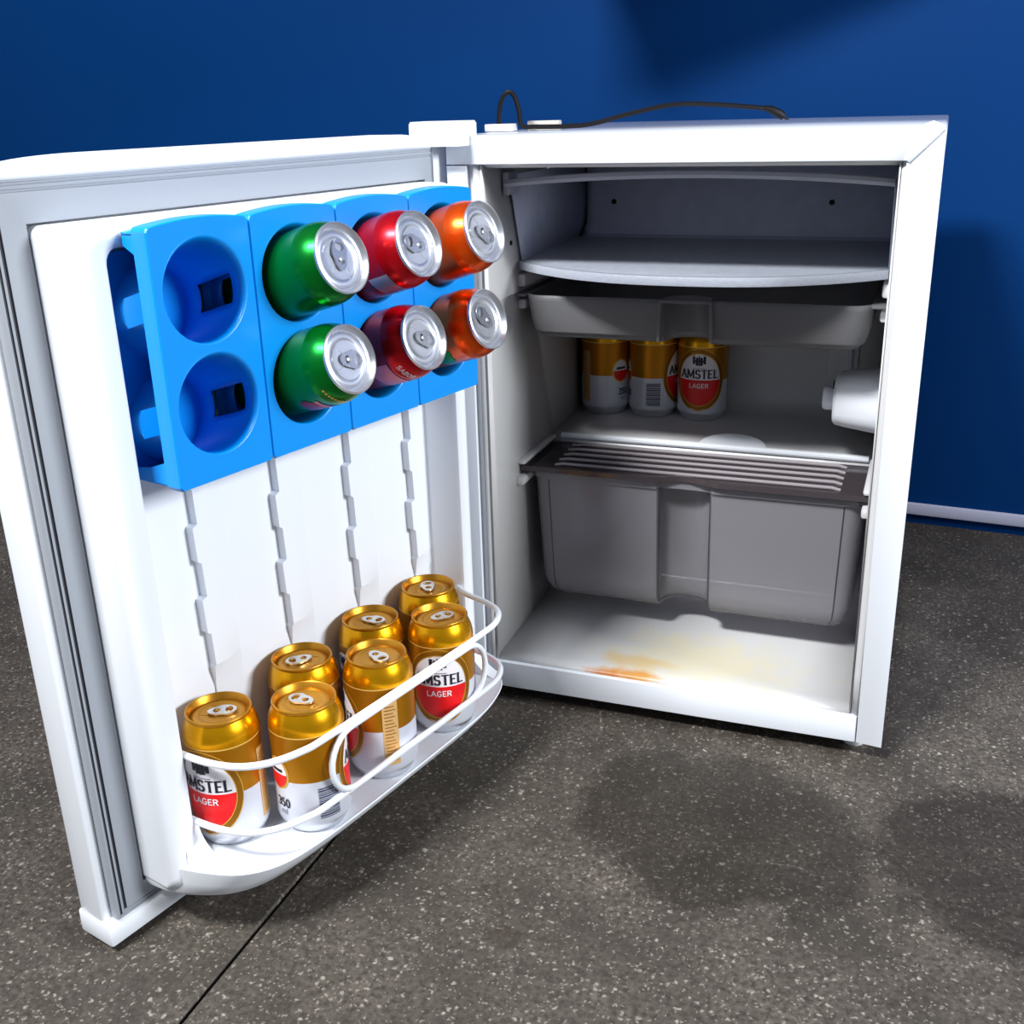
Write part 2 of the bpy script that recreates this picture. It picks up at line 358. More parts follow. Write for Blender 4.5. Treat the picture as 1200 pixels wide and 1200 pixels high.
# freezer compartment: open-fronted box with bowed sill
def bow(x): t = (x - 0.24) / 0.2; return 0.012 + 0.085 * abs(t) ** 2.4
xs = [0.041 + (0.439 - 0.041) * i / 28 for i in range(29)]
b = BM()
b.loft([[(x, bow(x) + 0.004, 0.4915) for x in xs], [(x, 0.30, 0.4905) for x in xs], [(x, 0.338, 0.496) for x in xs], [(x, 0.346, 0.51) for x in xs], [(x, 0.346, 0.588) for x in xs]], False)
for x in (0.041, 0.439):
    b.b.faces.new([b.b.verts.new(p) for p in ((x, bow(x) + 0.01, 0.4915), (x, 0.346, 0.4915), (x, 0.346, 0.588), (x, 0.07, 0.588))])
fz = obj('freezer_compartment', b.b, steel_edge, FR); solid(fz, 0.002, 0.0)
b = BM(); b.loft([[(x, bow(x) + 0.006, 0.4925), (x, bow(x) + 0.001, 0.4925), (x, bow(x), 0.489), (x, bow(x) + 0.001, 0.4835), (x, bow(x) + 0.006, 0.4825)] for x in xs], True, True, True)
obj('sill', b.b, frost, fz)
b = BM(); fl0 = [[(x, bow(x) + 0.0055, 0.4928) for x in xs], [(x, 0.15, 0.4935) for x in xs], [(x, 0.33, 0.4945) for x in xs]]
b.loft(fl0, False); obj('freezer_floor', b.b, frost_fl, fz)
def arch(x): t = (x - 0.24) / 0.2; return 0.5885 - 0.0085 * t * t
b = BM(); b.loft([[(x, 0.055, arch(x) + 0.0035), (x, 0.053, arch(x)), (x, 0.055, arch(x) - 0.0035), (x, 0.075, arch(x) - 0.002), (x, 0.075, arch(x) + 0.0035)] for x in xs], True, True, True)
obj('top_lip', b.b, frost, fz)
for px in (0.082, 0.357):
    obj('screw_hole', BM().lathe([(0.0034, 0), (0.0034, 0.0015)], 12, Matrix.Translation((px, 0.3445, 0.5370)) @ Matrix.Rotation(radians(90), 4, 'X'), cap0=True, cap1=True).b, dark, fz)
obj('side_bracket', BM().box(0.0385, 0.046, 0.055, 0.085, 0.568, 0.592, 0.002).b, frost, fz)
b = BM(); b.tube([(0.0445, 0.3440, 0.586), (0.0450, 0.3440, 0.535), (0.0440, 0.343, 0.510), (0.0435, 0.320, 0.4965)], 0.0016, 6); obj('panel_seam', b.b, gasket_dark, fz)

# thermostat housing on the right wall, with its knob
def selli(x, ry, rz, yc=0.2, zc=0.331, k=28, p=2.8):
    out = []
    for i in range(k):
        t = 2 * pi * i / k; c, s_ = cos(t), sin(t)
        out.append((x, yc + ry * abs(c) ** (2 / p) * (1 if c > 0 else -1), zc + rz * abs(s_) ** (2 / p) * (1 if s_ > 0 else -1)))
    return out
b = BM(); b.loft([selli(0.4445, 0.046, 0.0365), selli(0.405, 0.042, 0.031), selli(0.3925, 0.040, 0.0288), selli(0.3895, 0.037, 0.026)], True, True, True)
th_ = obj('thermostat_housing', b.b, white_pl, FR)
b = BM(); b.lathe([(0.0135, 0), (0.0138, 0.003), (0.0138, 0.011), (0.0120, 0.014)], 24, Matrix.Translation((0.3905, 0.192, 0.332)) @ Matrix.Rotation(radians(-90), 4, 'Y'), cap0=True, cap1=True)
obj('thermostat_knob', b.b, white_pl, th_)
obj('light_slot', BM().box(0.3875, 0.393, 0.178, 0.19, 0.346, 0.354).b, dark, th_)

# ------------------------------------------------------------------ door (built in the door frame: s, n, z)
b = BM(); b.box(-0.0365, 0.497, -0.044, -0.010, -0.004, 0.6235, 0.004, 3)
DR = obj('door', b.b, white, FR, DF)
# crowned cap along the top
def crown(s):
    t = (s + 0.0) / 0.472
    e = min(1, max(0, t / 0.10)); e2 = min(1, max(0, (1 - t) / 0.20))
    return 0.6235 + 0.0115 * sqrt(max(0, 1 - (1 - e) ** 2)) * sqrt(max(0, 1 - (1 - e2) ** 2.2))
ss = [0.472 * i / 40 for i in range(41)]
b = BM(); b.loft([[(s, -0.046, 0.620), (s, -0.007, 0.620), (s, -0.0065, max(0.6225, crown(s) - 0.003)), (s, -0.010, crown(s)), (s, -0.042, crown(s)), (s, -0.0465, max(0.6225, crown(s) - 0.004))] for s in ss], True, True, True)
obj('top_cap', b.b, white_pl, DR, DF)
obj('bottom_cap', BM().box(0.0, 0.4985, -0.0455, -0.0015, -0.013, 0.0105, 0.003).b, white_pl, DR, DF)
# gasket: profile swept between an outer and an inner rectangle
O_, I_ = (0.0, 0.489, 0.0115, 0.6225), (0.0165, 0.459, 0.034, 0.5905)
def grect(t, n):
    a = [O_[i] + (I_[i] - O_[i]) * t for i in range(4)]
    return [(a[0], n, a[2]), (a[1], n, a[2]), (a[1], n, a[3]), (a[0], n, a[3])]
gp = [(0, -0.009), (0, -0.002), (0.03, 0.0), (0.085, 0.0), (0.10, -0.0012), (0.15, -0.0012), (0.165, -0.0003), (0.235, -0.0003), (0.25, -0.0012), (0.30, -0.0012), (0.32, 0.0005), (0.60, 0.0012), (0.97, 0.0005), (1.0, -0.002), (1.0, -0.009)]
b = BM(); b.loft([grect(t, n) for t, n in gp], True, mif=lambda i, j: 1 if j == 1 and i in (3, 4, 5, 7, 8, 9) else 0)
obj('gasket', b.b, [gasket_m, gasket_dark], DR, DF, angle=25)
# inner liner: raised posts round a recess, and the bottom shelf
def rr(s0, s1, z0, z1, n, r): return [(u, n, v) for u, v in rrect(s0, s1, z0, z1, r, 5)]
rings = [rr(0.0175, 0.458, 0.032, 0.5895, -0.006, 0.008), rr(0.0175, 0.458, 0.032, 0.5895, 0.030, 0.008), rr(0.0185, 0.457, 0.036, 0.5885, 0.038, 0.012), rr(0.0215, 0.454, 0.039, 0.5855, 0.0435, 0.012), rr(0.0255, 0.450, 0.043, 0.5815, 0.0455, 0.012),
         rr(0.0330, 0.4370, 0.052, 0.5765, 0.0455, 0.012), rr(0.0370, 0.4310, 0.056, 0.5735, 0.0430, 0.012), rr(0.0385, 0.4300, 0.058, 0.5720, 0.0385, 0.012), rr(0.0400, 0.4240, 0.060, 0.570, 0.0040, 0.010), rr(0.0425, 0.4210, 0.062, 0.568, 0.0005, 0.010)]
b = BM(); b.loft(rings, True, False, True)
DL = obj('door_liner', b.b, white_pl, DR, DF)
tr = [(0.030, 0.0), (0.028, 0.055), (0.034, 0.074), (0.05, 0.090), (0.08, 0.101), (0.12, 0.1075), (0.2, 0.110), (0.3, 0.1115), (0.364, 0.110), (0.404, 0.103), (0.430, 0.086), (0.4450, 0.060), (0.4535, 0.035), (0.4565, 0.010), (0.4565, 0.0)]
trs = [p[:2] for p in smoothp([(a, c, 0) for a, c in tr], 4)]
def tring(z, k, ins=0.0): return [(0.243 + (s - 0.243) * (1 - ins), n * k, z) for s, n in trs]
b = BM(); b.loft([tring(0.026, 0.62, 0.03), tring(0.028, 0.80, 0.008), tring(0.033, 0.90), tring(0.045, 1.0), tring(0.057, 1.09), tring(0.0600, 1.105), tring(0.0612, 1.10, 0.004), tring(0.0600, 1.07, 0.012)], True, True, True)
obj('bottom_shelf', b.b, white_pl, DR, DF)
# concave gussets where the posts run into the shelf
for sa, sb, ln_, hh in ((0.424, 0.444, 0.030, 0.030), (0.031, 0.046, 0.047, 0.075)):
    q = [(0.0, 0.0)] + [(ln_ * (1 - sin(pi / 2 * i / 8)), hh * (1 - cos(pi / 2 * i / 8))) for i in range(0, 9)]
    b = BM(); b.prism([(0.040 + u, 0.0600 + v) for u, v in q], lambda u, v, w_: (w_, u, v), sa, sb, bev=0.004); obj('shelf_gusset', b.b, white_pl, DR, DF)
# notched ribs on the recess panel
for sr in (0.3635, 0.2680, 0.1710, 0.0790):
    b = BM(); z = 0.40; k = 0; outl = []
    while z > 0.225:
        e = sr + (0.0 if k % 2 == 0 else -0.0045); outl += [(e, z), (e - 0.001, z - 0.031)]; z -= 0.0335; k += 1
    outl += [(sr - 0.0045, z), (sr - 0.0075, z - 0.02), (sr - 0.0085, 0.07)]
    hh = [0.0095 if i < len(outl) - 3 else (0.0085, 0.003, 0.002)[i - len(outl) + 3] for i in range(len(outl))]
    b.loft([[(e, 0.0003, z_) for e, z_ in outl], [(e, h_, z_) for (e, z_), h_ in zip(outl, hh)], [(sr - 0.016, h_, z_) for (e, z_), h_ in zip(outl, hh)], [(sr - 0.042, 0.0004, z_) for (e, z_) in outl]], False)
    obj('panel_rib', b.b, white_pl, DL, DF, angle=20)
# wire can guard: two rails and a racetrack loop welded between them
WR = 0.0031
def rail(z):
    p = smoothp([(0.4285, 0.020, z), (0.4265, 0.060, z), (0.418, 0.090, z), (0.400, 0.110, z), (0.372, 0.1215, z), (0.34, 0.1245, z), (0.20, 0.1255, z), (0.120, 0.1250, z), (0.088, 0.1215, z), (0.066, 0.108, z), (0.055, 0.085, z), (0.049, 0.055, z), (0.0385, 0.035, z)], 6)
    return p
GU = obj('can_guard', BM().tube(rail(0.158), WR, 10).b, white_pl, DR, DF, label='white wire can guard of two bowed rails and a loop')
obj('rail', BM().tube(rail(0.0930), WR, 10).b, white_pl, DR, DF)
lz0, lz1 = 0.0955, 0.1555; zc_ = (lz0 + lz1) / 2; rz_ = (lz1 - lz0) / 2
loop = [(0.318 + 0.027 * sin(t), 0.1275, zc_ + rz_ * cos(t)) for t in [pi * i / 12 for i in range(13)]] + [(0.145 - 0.027 * sin(t), 0.1275, zc_ - rz_ * cos(t)) for t in [pi * i / 12 for i in range(13)]]
obj('wire_loop', BM().tube(loop, WR * 0.95, 10, True).b, white_pl, DR, DF)

# ------------------------------------------------------------------ can racks (four blue dispensers hung in the door)
TILT = radians(17)
def make_rack():
    """built about the rack's own origin: a along s, n, z measured from the door frame"""
    M = DF @ Matrix.Translation((0.3725, 0, 0))
    root = empty('can_rack', M, 'empty blue plastic can rack with two open holes, nearest the free edge of the door', 'can rack', 'blue can racks hung in the door')
    hw, z0, z1 = 0.0465, 0.3945, 0.5865
    zc = (0.538, 0.4525); rad = 0.0398
    outline = [(-hw, z0 + 0.003), (-hw + 0.002, z0), (hw - 0.002, z0), (hw, z0 + 0.003), (hw, z1 - 0.003)] + [(hw - 0.0025 * i / 3, z1 - 0.003 + 0.003 * sin(pi / 2 * i / 3)) for i in range(1, 4)] + [(hw * (1 - 2 * (i + 1) / 12), z1 + 0.0035 * sin(pi * (i + 1) / 12)) for i in range(0, 11)] + [(-hw + 0.0025, z1), (-hw, z1 - 0.003)]
    bm = bmesh.new(); es = []
    def loop_(pts):
        V = [bm.verts.new((u, 0.0755, v)) for u, v in pts]
        for i in range(len(V)): es.append(bm.edges.new((V[i], V[(i + 1) % len(V)])))
        return V
    vo = loop_(outline)
    k = 40
    for z in zc: loop_([(rad * cos(2 * pi * i / k), z + rad * sin(2 * pi * i / k)) for i in range(k)])
    bmesh.ops.triangle_fill(bm, use_beauty=True, use_dissolve=False, edges=es)
    # rolled edge going back from the outline
    prev = vo
    for off, n in ((0.0012, 0.0742), (0.0016, 0.0700), (0.0016, 0.0600)):
        cx, cz = 0, (z0 + z1) / 2
        cur = [bm.verts.new((u * (1 + off / hw * 0.5), n, cz + (v - cz) * (1 + off / 0.096 * 0.5))) for u, v in outline]
        for i in range(len(cur)):
            j = (i + 1) % len(cur); bm.faces.new((prev[i], prev[j], cur[j], cur[i]))
        prev = cur
    p = obj('front_plate', bm, blue_pl, root, DF @ Matrix.Translation((0.3725, 0, 0)), smooth=False); solid(p, 0.0014, -1)
    # top shelf reaching back over the liner, and the bottom plate reaching back to the panel
    b = BM(); xs_ = [-hw + 2 * hw * i / 12 for i in range(13)]
    b.loft([[(x, n, z1 - 0.003 + 0.0045 * sin(pi * i / 12)) for i, x in enumerate(xs_)] for n in (0.068, 0.055, 0.0475)], False)
    q = obj('top_flange', b.b, blue_pl, root, M); solid(q, 0.002, -1)
    obj('bottom_plate', BM().box(-hw + 0.002, hw - 0.002, 0.012, 0.072, z0 + 0.0002, z0 + 0.0032, 0.001).b, blue_pl, root, M)
    obj('side_flange', BM().prism([(0.0475, 0.5830), (0.0745, 0.5830), (0.0745, 0.535), (0.070, 0.552), (0.062, 0.566), (0.0475, 0.574)], lambda u, v, w_: (w_, u, v), hw - 0.0025, hw - 0.0005).b, blue_pl, root, M)
    obj('side_flange', BM().prism([(0.014, 0.397), (0.0745, 0.397), (0.0745, 0.440), (0.068, 0.425), (0.058, 0.414), (0.040, 0.408), (0.014, 0.404)], lambda u, v, w_: (w_, u, v), hw - 0.0025, hw - 0.0005).b, blue_pl, root, M)
    obj('back_plate', BM().box(0.0, hw - 0.001, 0.010, 0.012, z0 + 0.002, 0.566, 0.0008).b, blue_pl, root, M)
    for z in zc:
        ns = [0.0757, 0.0735, 0.069, 0.062, 0.054, 0.044, 0.034, 0.024, 0.014, 0.006]
        rs = [0.0400, 0.0383, 0.0372, 0.0366, 0.0362, 0.036, 0.036, 0.036, 0.036, 0.036]
        b = BM(); kk = 40
        rings = [[(r * cos(2 * pi * i / kk), n, z + (n - 0.0755) * math.tan(TILT) + r * sin(2 * pi * i / kk)) for i in range(kk)] for n, r in zip(ns, rs)]
        # side windows through the tube wall
        b.loft(rings, True, False, True, skip=lambda i, j: i in (3, 4, 5, 6) and (j in (0, 1, 38, 39) or 18 <= j <= 21))
        t_ = obj('holder_tube', b.b, blue_pl, root, M); solid(t_, 0.0014, 1)
    return root
rack = make_rack()
RL = ['blue plastic can rack holding the two green cans', 'blue plastic can rack holding the two red cans', 'blue plastic can rack holding the two orange cans, nearest the hinge']
for k in (1, 2, 3):
    dup_tree(rack, DF @ Matrix.Translation((0.3725 - 0.095 * k, 0, 0)), RL[k - 1])

# ------------------------------------------------------------------ printing wrapped round cans
def wrapf(phi0, z0, lift=0.0, R=0.033):
    return lambda u, v: ((R + lift) * cos(phi0 + u / R), (R + lift) * sin(phi0 + u / R), z0 + v)
def oval_fill(b, f, ru, rv, v0, v1, mi, rows=10, cols=14):
    prev = None
    for i in range(rows + 1):
        v = v0 + (v1 - v0) * i / rows; hw = ru * sqrt(max(0, 1 - (v / rv) ** 2)) + 1e-6
        cur = [b.b.verts.new(f(-hw + 2 * hw * j / cols, v)) for j in range(cols + 1)]
        if prev:
            for j in range(cols): b.b.faces.new((prev[j], prev[j + 1], cur[j + 1], cur[j])).material_index = mi
        prev = cur
def oval_ring(b, f, ru0, rv0, ru1, rv1, mi, k=56):
    A = [b.b.verts.new(f(ru0 * cos(2 * pi * i / k), rv0 * sin(2 * pi * i / k))) for i in range(k)]
    B = [b.b.verts.new(f(ru1 * cos(2 * pi * i / k), rv1 * sin(2 * pi * i / k))) for i in range(k)]
    for i in range(k): b.b.faces.new((A[i], A[(i + 1) % k], B[(i + 1) % k], B[i])).material_index = mi
def patch(b, f, u0, u1, v0, v1, mi, cols=6):
    A = [b.b.verts.new(f(u0 + (u1 - u0) * j / cols, v0)) for j in range(cols + 1)]; B = [b.b.verts.new(f(u0 + (u1 - u0) * j / cols, v1)) for j in range(cols + 1)]
    for j in range(cols): b.b.faces.new((A[j], A[j + 1], B[j + 1], B[j])).material_index = mi
def arc_(cx, cy, rx, ry, a0, a1, k=8): return [(cx + rx * cos(radians(a0 + (a1 - a0) * i / k)), cy + ry * sin(radians(a0 + (a1 - a0) * i / k))) for i in range(k + 1)]
GLYPH = {  # strokes in a unit box: (width, [polylines])
    'A': (0.78, [[(0.04, 0), (0.39, 1)], [(0.39, 1), (0.74, 0)], [(0.17, 0.34), (0.61, 0.34)]]),
    'M': (0.95, [[(0.08, 0), (0.12, 1)], [(0.12, 1), (0.475, 0.15)], [(0.475, 0.15), (0.83, 1)], [(0.83, 1), (0.87, 0)]]),
    'S': (0.62, [arc_(0.31, 0.745, 0.23, 0.255, 25, 270) + arc_(0.31, 0.255, 0.25, 0.255, 90, -155)[1:]]),
    'T': (0.70, [[(0.35, 0), (0.35, 1)], [(0.03, 0.97), (0.67, 0.97)]]),
    'E': (0.60, [[(0.10, 0), (0.10, 1)], [(0.10, 0.97), (0.55, 0.97)], [(0.10, 0.51), (0.47, 0.51)], [(0.10, 0.03), (0.56, 0.03)]]),
    'L': (0.58, [[(0.10, 0), (0.10, 1)], [(0.10, 0.03), (0.55, 0.03)]]),
    'G': (0.74, [arc_(0.39, 0.5, 0.31, 0.5, 45, 325, 14) + [(0.66, 0.45)], [(0.42, 0.45), (0.70, 0.45)]]),
    'R': (0.70, [[(0.10, 0), (0.10, 1)], [(0.10, 0.97), (0.36, 0.97)] + arc_(0.36, 0.735, 0.25, 0.235, 90, -90) + [(0.10, 0.50)], [(0.34, 0.50), (0.64, 0)]]),
    'B': (0.68, [[(0.10, 0), (0.10, 1)], [(0.10, 0.97), (0.34, 0.97)] + arc_(0.34, 0.745, 0.23, 0.225, 90, -90) + [(0.10, 0.52)], [(0.34, 0.52)] + arc_(0.34, 0.275, 0.27, 0.245, 90, -90) + [(0.10, 0.03)]]),
    'O': (0.78, [arc_(0.39, 0.5, 0.31, 0.47, 0, 360, 18)]),
    '3': (0.60, [arc_(0.28, 0.745, 0.22, 0.23, 150, -90) + arc_(0.28, 0.27, 0.25, 0.245, 90, -150)[1:]]),
    '5': (0.60, [[(0.52, 0.96), (0.16, 0.96), (0.12, 0.55)] + arc_(0.29, 0.31, 0.23, 0.29, 120, -150)]),
    '0': (0.64, [arc_(0.32, 0.5, 0.24, 0.47, 0, 360, 16)]),
    'm': (0.90, [[(0.10, 0), (0.10, 0.62)], [(0.10, 0.50)] + arc_(0.28, 0.44, 0.18, 0.18, 160, 0, 6) + [(0.46, 0)], [(0.46, 0.50)] + arc_(0.64, 0.44, 0.18, 0.18, 160, 0, 6) + [(0.82, 0)]]),
    'l': (0.26, [[(0.12, 0), (0.12, 1)]]),
}
def text_bm(txt, f, width, height, v0, weight=0.2, serif=False):
    """letters drawn as thick strokes and laid on the can by f(u, v)"""
    b = BM(); adv = 0.10; tot = sum(GLYPH[c][0] for c in txt) + adv * (len(txt) - 1); x = 0
    ku, kv = width / tot, height
    def seg(p, q, w_):
        a = Vector((p[0] * ku, p[1] * kv)); c = Vector((q[0] * ku, q[1] * kv)); d = c - a
        if d.length < 1e-7: return
        d.normalize(); n = Vector((-d.y, d.x)) * (w_ * height / 2); e = d * (w_ * height * 0.22)
        P = [a - e - n, c + e - n, c + e + n, a - e + n]
        b.b.faces.new([b.b.verts.new(f(v.x - width / 2, v0 + v.y)) for v in P])
    for c in txt:
        wd_, st = GLYPH[c]
        for pl in st:
            for p, q in zip(pl[:-1], pl[1:]):
                steep = abs(q[1] - p[1]) > abs(q[0] - p[0]) * 0.9
                seg((x + p[0], p[1]), (x + q[0], q[1]), weight if (steep or not serif) else weight * 0.62)
                if serif and len(pl) == 2 and steep:
                    for r in (p, q):
                        if r[1] < 0.02 or (r[1] > 0.98 and c not in 'AT'): seg((x + r[0] - 0.13, r[1]), (x + r[0] + 0.13, r[1]), weight * 0.4)
        x += wd_ + adv
    return b

# ------------------------------------------------------------------ cans
def can_tab(parent, m_, ang=0.0, zt=0.1168, origin=None):
    """oval ring-pull with two openings and a rivet"""
    b = BM(); k = 20
    out = [((0.0082 if sin(2 * pi * i / k) > 0 else 0.0066) * cos(2 * pi * i / k), 0.0125 * sin(2 * pi * i / k)) for i in range(k)]
    Mt = Matrix.Translation((0, 0, zt)) @ Matrix.Rotation(ang, 4, 'Z') @ Matrix.Translation((0, 0.003, 0))
    bm = b.b; es = []
    def lp(pts):
        V = [bm.verts.new(Mt @ Vector((u, v, 0.0010))) for u, v in pts]
        for i in range(len(V)): es.append(bm.edges.new((V[i], V[(i + 1) % len(V)])))
    lp(out); lp([(0.0048 * cos(2 * pi * i / 14), 0.0062 + 0.0034 * sin(2 * pi * i / 14)) for i in range(14)]); lp([(0.0034 * cos(2 * pi * i / 12), -0.0050 + 0.0026 * sin(2 * pi * i / 12)) for i in range(12)])
    bmesh.ops.triangle_fill(bm, use_beauty=True, edges=es)
    r = bmesh.ops.extrude_face_region(bm, geom=bm.faces[:])
    for v in [g for g in r['geom'] if isinstance(g, bmesh.types.BMVert)]: v.co += Vector((0, 0, 0.0014))
    return obj('pull_tab', bm, m_, parent, WM[parent])
def can_shell(parent, prof, mats, mif):
    return obj('can_body', BM().lathe(prof, 48, mif=mif, cap0=True).b, mats, parent, WM[parent], angle=40)
def can_lid(parent, m_):
    b = BM(); b.lathe([(0.0272, 0.1180), (0.0282, 0.1192), (0.0284, 0.1206), (0.0279, 0.1216), (0.0270, 0.1219), (0.0262, 0.1212), (0.0252, 0.1160), (0.0243, 0.1146), (0.0234, 0.1148), (0.0228, 0.1164), (0.0222, 0.1169), (0.017, 0.1170), (0.0166, 0.1167), (0.0158, 0.1166), (0.012, 0.1166)], 48, cap1=True)
    lid = obj('can_lid', b.b, m_, parent, WM[parent], angle=40)
    # score line of the opening and the rivet
    k = 26; b = BM(); b.tube([(0.0085 * cos(2 * pi * i / k), -0.0115 + 0.0085 * sin(2 * pi * i / k), 0.1166) for i in range(k)], 0.0004, 5, True)
    b.lathe([(0.0022, 0.1160), (0.0022, 0.1194), (0.0014, 0.1199)], 12, Matrix.Translation((0, -0.0005, 0)), cap1=True)
    obj('score_line', b.b, m_, lid, WM[parent]); return lid
PROF = [(0.020, 0.004), (0.0245, 0.0005), (0.0265, 0.0002), (0.0285, 0.003), (0.0322, 0.0105), (0.033, 0.014), (0.033, 0.030), (0.033, 0.0545), (0.033, 0.0552), (0.033, 0.085), (0.033, 0.0985), (0.0331, 0.0990), (0.0331, 0.0998), (0.0330, 0.1003), (0.0327, 0.1035), (0.0320, 0.1072), (0.0309, 0.1108), (0.0294, 0.1143), (0.0281, 0.1168), (0.0275, 0.1182), (0.0272, 0.1187)]
def make_beer():
    root = empty('beer_can', I4, 'x', 'beer can', 'gold and white beer cans')
    can_shell(root, PROF, [silverw, gold_lo, gold, cream, alu], lambda i, j: 4 if i < 4 else 0 if i < 7 else 1 if i < 10 else 3 if i < 12 else 2)
    lid = can_lid(root, gold_lid); can_tab(lid, alu_tab, 0.6)
    # main emblem, centred on angle 0
    b = BM(); ZC = 0.0565
    f1 = wrapf(0, ZC, 0.0003); f2 = wrapf(0, ZC, 0.0006)
    oval_fill(b, f1, 0.0345, 0.0415, -0.0415, 0.0415, 0, 22, 24)
    oval_ring(b, f2, 0.0346, 0.0416, 0.0338, 0.0407, 1); oval_ring(b, f2, 0.0292, 0.0355, 0.0284, 0.0346, 1)
    f3 = wrapf(0, ZC, 0.0005)
    oval_fill(b, f3, 0.0284, 0.0346, 0.0, 0.0344, 2, 12, 20); oval_fill(b, f3, 0.0284, 0.0346, -0.0344, 0.0, 3, 12, 20)
    em = obj('emblem', b.b, [ring_m, ringl_m, emb_w, emb_r], root, WM[root], smooth=False)
    obj('lettering', text_bm('AMSTEL', wrapf(0, ZC, 0.0009), 0.0500, 0.0108, 0.0026, 0.21, True).b, ink, em, WM[root], smooth=False)
    obj('lettering', text_bm('LAGER', wrapf(0, ZC, 0.0009), 0.0250, 0.0058, -0.0105, 0.17).b, emb_w, em, WM[root], smooth=False)
    b = BM(); fc = wrapf(0, ZC + 0.0255, 0.0009)
    for su in (-1, 1):
        patch(b, fc, min(su * 0.001, su * 0.0045), max(su * 0.001, su * 0.0045), -0.0060, 0.0045, 0, 3); patch(b, fc, min(su * 0.0052, su * 0.0085), max(su * 0.0052, su * 0.0085), -0.0040, 0.0060, 0, 3)
    patch(b, fc, -0.006, 0.006, -0.0015, 0.0010, 0, 4); patch(b, fc, -0.0008, 0.0008, -0.0065, 0.0065, 0, 2)
    patch(b, wrapf(0, ZC + 0.0155, 0.0009), -0.0085, 0.0085, -0.0004, 0.0004, 1, 5)
    obj('crest', b.b, [ink, inkgrey], em, WM[root], smooth=False)
    # info strip, small emblem with the volume, barcode
    b = BM(); ph = radians(105)
    patch(b, wrapf(ph, 0.053, 0.0003), -0.0075, 0.0075, -0.035, 0.034, 0)
    for i in range(17): patch(b, wrapf(ph, 0.0225 + i * 0.0036, 0.0006), -0.0055, 0.0055 - 0.004 * ((i * 7) % 5) / 5, 0, 0.0009, 1, 4)
    obj('info_panel', b.b, [beige_m, gold_lo], root, WM[root], smooth=False)
    b = BM(); ph = radians(195); f = wrapf(ph, 0.0605, 0.0003); f_ = wrapf(ph, 0.0605, 0.0006)
    oval_fill(b, f, 0.0135, 0.0165, -0.0165, 0.0165, 0, 10, 12); oval_fill(b, f_, 0.0112, 0.0142, 0, 0.014, 1, 6, 10); oval_fill(b, f_, 0.0112, 0.0142, -0.014, 0, 2, 6, 10)
    patch(b, wrapf(ph, 0.0625, 0.0008), -0.007, 0.007, 0, 0.003, 3, 5)
    se = obj('small_emblem', b.b, [ringl_m, emb_w, emb_r, ink], root, WM[root], smooth=False)
    obj('volume_mark', text_bm('350', wrapf(ph + 0.12, 0.0275, 0.0005), 0.0150, 0.0085, 0, 0.18).b, ink, root, WM[root], smooth=False)
    obj('volume_mark', text_bm('ml', wrapf(ph + 0.12, 0.0200, 0.0005), 0.0080, 0.0055, 0, 0.14).b, inkgrey, root, WM[root], smooth=False)
    b = BM(); ph = radians(278); zz = 0.0170
    for i in range(15):
        t_ = 0.0009 + 0.0010 * ((i * 5) % 3) / 2; patch(b, wrapf(ph, zz, 0.0004), -0.0095, 0.0095, 0, t_, 0, 5); zz += t_ + 0.0007
    obj('barcode', b.b, ink_bar, root, WM[root], smooth=False)
    return root
CAM = cam.matrix_world.translation
def face_cam(p, off):
    """rotation about z that puts label angle `off` (degrees) in the viewing direction"""
    return atan2(CAM.y - p.y, CAM.x - p.x) - radians(off)
beer = make_beer()
ZS = 0.0605
spots = [  # s, n, label angle seen from the front, extra, label
    (0.3865, 0.0400, 40, 'leftmost beer can on the door shelf, its red emblem cut off by the white post'),
    (0.280, 0.0345, 200, 'back row beer can on the door shelf, right behind the can with the barcode'),
    (0.183, 0.0345, 60, 'back row beer can on the door shelf, behind the can inside the wire loop'),
    (0.092, 0.0365, 300, 'back row beer can on the door shelf farthest from the viewer, by the hinge post'),
    (0.334, 0.0900, 255, 'front row beer can on the door shelf with a grey barcode turned outward'),
    (0.238, 0.0900, 91, 'front row beer can on the door shelf with a beige strip behind the wire loop'),
    (0.142, 0.0905, 8, 'front row beer can on the door shelf showing its whole emblem, at the hinge end'),
]
first = True
GB = 'gold topped beer cans on the door shelf'
def place_beer(p, off, label, group):
    global first
    M = Matrix.Translation(p) @ Matrix.Rotation(face_cam(p, off), 4, 'Z')
    if first:
        first = False; beer.matrix_basis = M; WM[beer] = M; beer['label'] = label; beer['group'] = group; return beer
    return dup_tree(beer, M, label, group)
for s, n, off, lab in spots: place_beer(dpt(s, n, ZS), off, lab, GB)
GI = 'beer cans on the step inside the refrigerator'
for x, y, off, lab in ((0.0735, 0.3370, 157, 'leftmost beer can inside the cabinet, small emblem turned to the right'), (0.1405, 0.3380, 278, 'middle beer can inside the cabinet with its dark square barcode facing out'), (0.2072, 0.3370, 8, 'rightmost beer can inside the cabinet, large red and white emblem facing out')):
    place_beer(Vector((x, y, 0.2590)), off, lab, GI)

